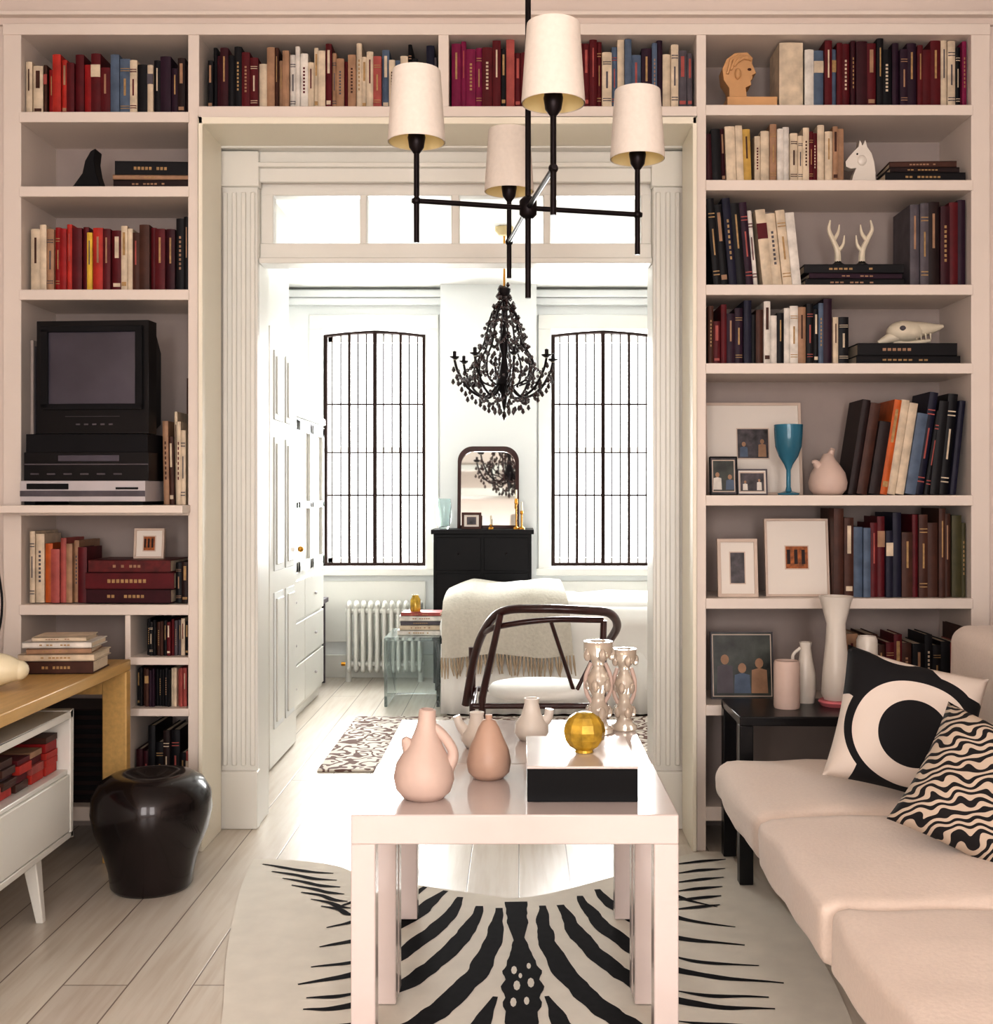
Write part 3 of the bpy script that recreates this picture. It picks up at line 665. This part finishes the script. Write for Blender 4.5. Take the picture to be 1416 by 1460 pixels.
# ---------------- zebra hide
out=[(362,1226),(420,1228),(480,1236),(520,1250),(600,1264),(680,1276),(735,1282),(790,1274),(880,1250),(950,1228),(1000,1216),(1042,1218),(1050,1232),(1095,1268),(1160,1350),(1215,1460),(1225,1560),(1190,1700),(980,1800),(740,1840),(520,1800),(340,1700),(305,1560),(318,1440),(322,1370),(332,1310),(345,1262)]
pts=cat([fl(*p) for p in out]+[fl(*out[0])],5)[:-1]
b=MB(); n=len(pts)
vs=[(p.x,p.y,.0008) for p in pts]+[(p.x,p.y,.004) for p in pts]+[(0,2.9,.004),(0,2.9,.0008)]
b.faces(vs,[(i,(i+1)%n,n+(i+1)%n,n+i) for i in range(n)]+[(n+i,n+(i+1)%n,2*n) for i in range(n)]+[((i+1)%n,i,2*n+1) for i in range(n)],hidem)
zc=[.0045]
def ribbon(pp,ws,wig=.008):
    zc[0]+=.00002; z=zc[0]
    P3=cat([fl(*p) for p in pp],9); W3=catr(ws,9); L=[];Rr=[]
    P3=[p+Vector((noise.noise(p*9),noise.noise(p*9+Vector((5,5,5))),0))*wig for p in P3]
    for i,p in enumerate(P3):
        t=(P3[min(i+1,len(P3)-1)]-P3[max(i-1,0)]).normalized(); nn=Vector((-t.y,t.x,0))
        w=max(.0008,W3[i]*(1+.22*noise.noise(p*20)))*.5*(2.55/1640)
        L.append(p+nn*w); Rr.append(p-nn*w)
    k=len(L); vs=[(q.x,q.y,z) for q in L]+[(q.x,q.y,z) for q in Rr]
    b.faces(vs,[(i,i+1,k+i+1,k+i) for i in range(k-1)],hides)
def mir(pp): return [(1484-x+(max(0,500-x)*.75),y-2) for x,y in pp]
S=[([(712,1296),(706,1332),(690,1374),(654,1418),(606,1456),(545,1482),(490,1490),(430,1492)],[14,30,38,42,42,32,18,5]),
   ([(684,1294),(666,1328),(632,1366),(584,1402),(530,1428),(475,1440),(430,1442)],[14,32,38,36,26,16,4]),
   ([(658,1281),(636,1312),(600,1344),(552,1374),(496,1394),(424,1406)],[12,32,36,30,20,5]),
   ([(634,1272),(606,1297),(568,1321),(520,1341),(456,1352)],[12,32,32,22,5]),
   ([(606,1266),(578,1284),(546,1301),(505,1316),(464,1325)],[10,26,26,16,4]),
   ([(568,1262),(536,1275),(502,1288),(478,1297)],[6,16,12,3]),
   ([(530,1366),(490,1376),(444,1381)],[3,13,4]),([(520,1416),(480,1424),(436,1426)],[3,13,4]),([(520,1460),(480,1466),(440,1468)],[3,13,4]),
   ([(706,1424),(682,1470),(645,1530),(612,1600),(600,1680)],[8,34,42,38,20]),([(600,1512),(540,1560),(500,1640)],[14,38,16])]
for pp,ws in S: ribbon(pp,ws); ribbon(mir(pp),ws)
ribbon([(736,1288),(738,1318),(740,1346)],[46,38,16],.004)
ribbon([(741,1336),(743,1368),(745,1404),(744,1460),(742,1560)],[14,46,66,50,40],.004)
for i in range(7):
    y=1237+i*10; ribbon([(374+i*14,y-3),(405+i*13,y+2),(440+i*9,y+8),(476+i*5,y+10)],[4,12,14,4],.005)
for i in range(6):
    y=1226+i*13; ribbon([(966,y+8),(1000,y+4),(1036-i*2,y+1)],[5,16,4],.005)
for dx,dy,w in ((-12,1386,.008),(9,1380,.006),(-8,1408,.009),(12,1404,.009),(-13,1432,.008),(6,1430,.007),(-3,1394,.005)):
    p=fl(745+dx,dy); b.lathe([(w,0),(0,.0006)],(p.x,p.y,.0056),hidem,8,sq=(1,3.4))
b.obj('zebra_hide_rug')

# ---------------- living-room chandelier
b=MB(); hx,hy=sx(753,2.9),2.9
b.tube([(hx,hy,sz(425,2.9)),(hx,hy,CZ-.02)],.0075,bronze,10)
b.lathe([(.06,CZ-.03),(.06,CZ-.001)],(hx,hy,0),bronze,24)
b.lathe([(.012,1.975),(.022,1.985),(.022,2.02),(.012,2.03)],(hx,hy,0),bronze,16)
arms=[(594,2.82),(789,2.54),(726,3.28),(909,2.96)]
for px,D in arms:
    x=sx(px,D); b.tube([(hx,hy,2.002),(x+(x-hx)*.04,D+(D-hy)*.04,2.0)],.0065,bronze,8)
    b.tube([(x,D,1.897),(x,D,2.13)],.0068,bronze,8); b.ball((x,D,2.0),.011,bronze)
    b.lathe([(.007,2.115),(.018,2.13),(.022,2.155),(.02,2.165),(.01,2.2),(.008,2.27)],(x,D,0),bronze,18)
    zb,zt=2.143,2.318; ro,rt=.070,.0585
    b.lathe([(ro,zb),(ro+.0006,zb+.004),(rt+.0006,zt-.004),(rt,zt),(rt-.002,zt),(ro-.002,zb)],(x,D,0),shade,40)
    b.lathe([(ro-.0022,zb+.001),(rt-.0022,zt-.001)],(x,D,0),shadein,40)
    for k in range(3):
        a=2*math.pi*k/3; b.tube([(x,D,2.27),(x+math.cos(a)*(rt),D+math.sin(a)*(rt),2.305)],.0015,bronze,5)
bm=b.bm
bmesh.ops.delete(bm,geom=[f for f in bm.faces if len(f.verts)==40],context='FACES_ONLY')
b.obj('ceiling_chandelier',ang=50)

# ---------------- bedroom crystal chandelier
b=MB(); D=6.2; cx=sx(719,D); cz=lambda py:sz(py,D)
crys=mat('dark_crystal',(50,28,26),.2,var=.5,scale=40,coat=.4)
b.lathe([(0,BCZ-.05),(.03,BCZ-.045),(.05,BCZ-.02),(.05,BCZ-.001)],(cx,D,0),shadein,20)
b.tube([(cx,D,cz(408)),(cx,D,BCZ-.04)],.006,brass,8)
b.lathe([(.005,cz(408)),(.035,cz(412)),(.03,cz(420)),(.01,cz(428)),(.01,cz(470)),(.03,cz(490)),(.014,cz(510)),(.03,cz(535)),(.05,cz(548)),(.02,cz(562)),(.01,cz(580)),(0,cz(588))],(cx,D,0),bronze,20)
for k in range(8):
    a=2*math.pi*k/8+.2; ca,sa=math.cos(a),math.sin(a)
    def q(r,py): return (cx+r*ca,D+r*sa,cz(py))
    b.tube(cat([q(.02,545),q(.10,566),(q(.19,556)),q(.25,532),q(.27,515)]),.007,bronze,6)
    b.tube(cat([q(.02,430),q(.07,450),q(.11,490),q(.16,515),q(.15,540),q(.08,550)]),.005,bronze,6)
    b.lathe([(.006,0),(.026,.012),(.028,.018),(.01,.02),(.01,.045),(0,.05)],q(.27,515),bronze,10)
    b.tube([q(.27,515),q(.27,504)],[.009,.006],bonem,6)
    for (r,py) in ((.27,524),(.27,540),(.23,552),(.19,566),(.14,575),(.10,580),(.25,536),(.16,528),(.12,510),(.21,560),(.24,545)):
        p=q(r+R.uniform(-.01,.01),py+R.uniform(-3,3)); b.lathe([(0,-.030),(.011,-.018),(.005,0),(0,.004)],p,crys,6)
    for j in range(14):
        u=j/13; r=.03+.17*u**1.3; py=425+100*u+10*math.sin(u*9); b.ball(q(r,py),.0105,crys,6,4)
    for j in range(9):
        u=j/8; a2=a+math.pi*2/8*u; r=.25; b.ball((cx+r*math.cos(a2),D+r*math.sin(a2),cz(530+16*math.sin(math.pi*u))),.009,crys,6,4)
        r=.13; b.ball((cx+r*math.cos(a2),D+r*math.sin(a2),cz(560+14*math.sin(math.pi*u))),.009,crys,6,4)
        r=.10; b.ball((cx+r*math.cos(a2),D+r*math.sin(a2),cz(478+14*math.sin(math.pi*u))),.01,crys,6,4)
for j in range(150):
    a=R.uniform(0,6.28); u=R.random(); r=.02+.18*u; p=(cx+r*math.cos(a),D+r*math.sin(a),cz(430+140*u-R.uniform(0,30))); b.lathe([(0,-.028),(.012,-.014),(.005,0),(0,.004)],p,crys,6)
for k in range(6):
    a=k*1.05; b.lathe([(0,-.04),(.011,-.022),(.006,0),(0,.005)],(cx+.05*math.cos(a),D+.05*math.sin(a),cz(582)),crys,6)
b.lathe([(0,-.05),(.014,-.028),(.007,0),(0,.005)],(cx,D,cz(587)),crys,8)
b.obj('crystal_chandelier',ang=40)

# ---------------- dresser, mirror
b=MB(); D=7.5; x0,x1=sx(618,D),sx(758,D); zt=sz(755,D)
b.box(x0,x1,D,7.86,.05,zt-.03,blackd); b.box(x0-.015,x1+.015,D-.02,7.87,zt-.03,zt,blackd)
for k in range(4):
    z0=.08+k*.235
    for xa,xb in ((x0+.02,(x0+x1)/2-.01),((x0+x1)/2+.01,x1-.02)):
        b.box(xa,xb,D-.012,D,z0,z0+.215,blackd)
        b.ball(((xa+xb)/2,D-.018,z0+.11),.008,bronze,8,6)
for xx in (x0+.03,x1-.03):
    for yy in (D+.03,7.83): b.box(xx-.02,xx+.02,yy-.02,yy+.02,0,.05,blackd)
b.obj('black_dresser',.004)
b=MB(); D=7.66; w=sx(740,D)-sx(652,D); hh=sz(635,D)-zt; cxm=(sx(740,D)+sx(652,D))/2
def rr(w,h,r,n=8):
    P_=[(-w/2,0),(w/2,0)]
    for k in range(n+1): a=math.pi/2*k/n; P_.append((w/2-r+r*math.cos(a),h-r+r*math.sin(a)))
    for k in range(n+1): a=math.pi/2+math.pi/2*k/n; P_.append((-w/2+r+r*math.cos(a),h-r+r*math.sin(a)))
    return P_
o_=rr(w,hh,.10); i_=[(x*(1-.11),.02+(z)*(1-.085)+(.0)) for x,z in rr(w,hh*.985,.10)]
T=Matrix.Translation((cxm,D,zt+.002))@Matrix.Rotation(-.14,4,'X'); n=len(o_)
vs=[(x,0,z) for x,z in o_]+[(x,-.008,z) for x,z in i_]+[(x,.02,z) for x,z in o_]+[(x,.02,z) for x,z in i_]
fs=[]
for i in range(n):
    j=(i+1)%n; fs+=[(i,j,n+j,n+i),(i,2*n+i,2*n+j,j),(n+i,n+j,3*n+j,3*n+i),(2*n+i,3*n+i,3*n+j,2*n+j)]
b.faces(vs,fs,woodd,T); b.faces([(x,.008,z) for x,z in i_],[tuple(range(n))],mirror,T)
b.obj('dresser_mirror',ang=40)
frame('small_picture_frame',sx(672,7.55),7.57,zt+.001,.13,.11,P['brn'],.016,photo1,.06,.05)
b=MB()
for px,h in ((736,.2),(744,.12),(700,.03)):
    x=sx(px,7.56); b.lathe([(0,0),(.02,0),(.018,.01),(.005,.02),(.005,h*.8),(.012,h*.85),(.010,h),(0,h)],(x,7.57,zt+.0005),brass,14)
    b.tube([(x,7.57,zt+h),(x,7.57,zt+h+.06)],.006,bonem,8)
b.obj('brass_candlesticks')
lathe_obj('glass_hurricane',[(0,0),(.03,0),(.035,.01),(.05,.06),(.05,.16),(.042,.2),(.04,.2),(.046,.16),(.03,.02),(0,.015)],(sx(633,7.6),7.62,zt+.001),acry)

b=MB(); D=7.84; x0,x1=sx(492,D),sx(604,D); 
for k in range(11):
    x=x0+(x1-x0)*(k+.5)/11
    for yy in (D,D+.07): b.tube([(x,yy,.08),(x,yy,.52)],.015,trimw,8)
    b.ball((x,D+.035,.52),(.019,.06,.035),trimw,10,8); b.ball((x,D+.035,.09),(.019,.06,.03),trimw,10,8)
for x in (x0+.02,x1-.02): b.tube([(x,D+.03,.0),(x,D+.03,.1)],.02,trimw,8)
b.tube([(x0,D+.035,.12),(x1,D+.035,.12)],.02,trimw,8); b.tube([(x0,D+.035,.48),(x1,D+.035,.48)],.02,trimw,8)
b.tube([(x0-.03,D+.035,.12),(x0,D+.035,.12)],.014,brass,8)
b.obj('radiator',ang=50)
b=MB(); b.box(-1.72,-1.30,7.45,7.85,.55,.58,P['gry']); 
for xx in (-1.70,-1.33):
    for yy in (7.47,7.82): b.box(xx-.012,xx+.012,yy-.012,yy+.012,0,.55,P['gry'])
b.box(-1.7,-1.32,7.47,7.83,.25,.265,P['gry']); b.obj('slim_side_table',.002)

b=MB(); x0,x1,y0,y1=sx(537,6.55),sx(628,7.0),6.92,7.4
b.box(x0,x1,y0,y1,.40,.42,acry); b.box(x0,x0+.018,y0,y1,0.001,.40,acry); b.box(x1-.018,x1,y0,y1,.001,.40,acry); b.box(x0+.018,x1-.018,y1-.018,y1,.001,.40,acry)
b.obj('acrylic_side_table',.002)
stack('stack_of_books',sx(600,7.0),7.12,.421,[(.28,.22,.03,P['wht']),(.27,.2,.03,P['cream']),(.26,.2,.025,P['gry']),(.27,.2,.03,P['wht']),(.24,.18,.02,P['rose'])])
lathe_obj('yellow_glass_jar',[(0,0),(.03,0),(.032,.01),(.032,.07),(.02,.09),(.022,.1),(.018,.1),(0,.01)],(sx(592,7.1),7.12,.558),gold)

# bed
bed=bpy.data.objects.new('bed',None); bed.location=(.5,7.1,0); bpy.context.collection.objects.link(bed)
b=MB(); b.box(-.42,1.6,6.66,7.38,.0,.12,woodd); b.obj('base',.01,parent=bed)
b=MB(); rbox(b,.60,7.02,.36,2.10,.82,.52,.09,bedm,.03,.02,24,seed=4)
rbox(b,-.1,7.1,.64,.62,.5,.14,.07,bedm,.03,.02,14,seed=8); rbox(b,1.32,7.05,.66,.4,.66,.16,.075,bedm,.03,.01,12,seed=5)
rbox(b,.75,7.05,.60,1.5,.72,.10,.045,bedm,.02,.03,20,seed=12)
b.obj('bedding',parent=bed,ang=70)
b=MB(); n=120; vs=[]
for j,z in enumerate((.02,.22,.42)):
    for i in range(n+1):
        x=-.45+2.05*i/n; vs.append((x,6.60+.010*math.sin(i*1.1)*(1.2-j*.4)+(.01*j),z))
b.faces(vs,[(j*(n+1)+i,j*(n+1)+i+1,(j+1)*(n+1)+i+1,(j+1)*(n+1)+i) for j in range(2) for i in range(n)],bedm); b.obj('skirt',parent=bed,ang=70,solid=.004)
b=MB(); n=40; prof=[(7.25,.74),(7.0,.735),(6.8,.72),(6.66,.70),(6.60,.66),(6.572,.60),(6.562,.52),(6.556,.44),(6.55,.36)]
xa,xb=-.44,.26; vs=[]
for j,(y,z) in enumerate(prof):
    for i in range(n+1):
        u=i/n; x=xa+(xb-xa)*u+(.05*(j/8) if u>.5 else -.0)*(u-.5)*2
        vs.append((x,y-.010*math.sin(u*26)*(j/8),z+(-.05*max(0,(.22-u)/.22) if j<5 else 0)+.012*math.sin(u*9+j*.5)))
m_=n+1
b.faces(vs,[(j*m_+i,j*m_+i+1,(j+1)*m_+i+1,(j+1)*m_+i) for j in range(len(prof)-1) for i in range(n)],throwm)
for i in range(0,n+1):
    v=Vector(vs[(len(prof)-1)*m_+i]); dx=R.uniform(-.02,.02)
    b.tube([v,v+Vector((dx*.3,-.004,-.05)),v+Vector((dx,-.002,-.10-R.uniform(0,.02)))],[.005,.0075,.003],fringem,5)
b.obj('throw',parent=bed,ang=70)

# armchair
b=MB()
def c3(px,py,D): return (sx(px,D),D,sz(py,D))
rail=cat([c3(664,1005,5.25),c3(676,940,5.2),c3(690,900,5.12),c3(716,872,5.0),c3(770,868,4.95),c3(830,870,4.95),c3(868,874,5.0),c3(880,892,5.12),c3(868,915,5.25)],8)
b.tube(rail,.019,woodd,10)
b.tube(cat([c3(690,902,5.12),c3(712,893,5.0),c3(780,884,4.97),c3(860,884,5.0)]),.013,woodd,8)
sz_=.395
for (x,y,tx,ty,tz) in ((-.16,5.0,-.08,4.97,.76),(.36,5.02,.37,5.02,.73)):
    b.tube([(x,y,0.0),(x,y,sz_),(tx,ty,tz)],[.012,.017,.014],woodd,8)
for (x,y) in ((-.22,5.42),(.40,5.45)): b.tube([(x,y,.013),(x,y,.56)],[.012,.017],woodd,8)
b.tube([c3(785,884,4.97),c3(818,985,5.08)],.009,woodd,8); b.tube([c3(862,905,5.1),c3(822,985,5.08)],.009,woodd,8)
b.tube([(-.2,5.0,.36),(-.2,5.44,.36),(.38,5.44,.36),(.38,5.0,.36),(-.2,5.0,.36)],.013,woodd,8)
b.lathe([(0,.37),(.2,.37),(.225,.38),(.23,.40),(.215,.42),(.12,.432),(0,.435)],(.1,5.22,0),bedm,36,sq=(1.05,.95))
b.obj('bentwood_armchair',ang=60)
simple('bedroom_rug',[(-.93,.9,5.3,6.58,.001,.012)],rugm,.003)

# ---------------- lights
def area(name,loc,rot,sxx,syy,p,c):
    l=bpy.data.lights.new(name,'AREA'); l.shape='RECTANGLE'; l.size=sxx; l.size_y=syy; l.energy=p; l.color=c
    o=bpy.data.objects.new(name,l); o.location=loc; o.rotation_euler=rot; bpy.context.collection.objects.link(o); return o
for i,(a,c) in enumerate((w1,w2)):
    area('window_daylight',((a+c)/2,8.42,(wz0+wz1)/2),(math.radians(-90),0,0),c-a+.05,wz1-wz0+.05,145,(.985,1,.99))
for x in (-.9,.8):
    area('rear_window_daylight',(x,-2.42,1.6),(math.radians(90),0,0),1.1,2.2,84,(1,.935,.905))
for px,D in arms:
    l=bpy.data.lights.new('shade_bulb','POINT'); l.energy=.18; l.color=(1,.84,.6); l.shadow_soft_size=.02
    o=bpy.data.objects.new('shade_bulb',l); o.location=(sx(px,D),D,2.30); bpy.context.collection.objects.link(o)
w=bpy.data.worlds.new('sky'); bpy.context.scene.world=w; w.use_nodes=True
bg=w.node_tree.nodes['Background']; bg.inputs[0].default_value=(.97,.98,1,1); bg.inputs[1].default_value=3.0

# ---------------- camera
cd=bpy.data.cameras.new('camera'); cd.sensor_width=36; cd.lens=36*F/1460; cd.shift_x=-(CX-708)/1460; cd.shift_y=-(730-CY)/1460
co=bpy.data.objects.new('camera',cd); co.location=(0,0,H); co.rotation_euler=(math.radians(90),0,0); bpy.context.collection.objects.link(co)
bpy.context.scene.camera=co
vs_=bpy.context.scene.view_settings; vs_.view_transform='Standard'; vs_.look='None'; vs_.exposure=0.1; vs_.gamma=.83
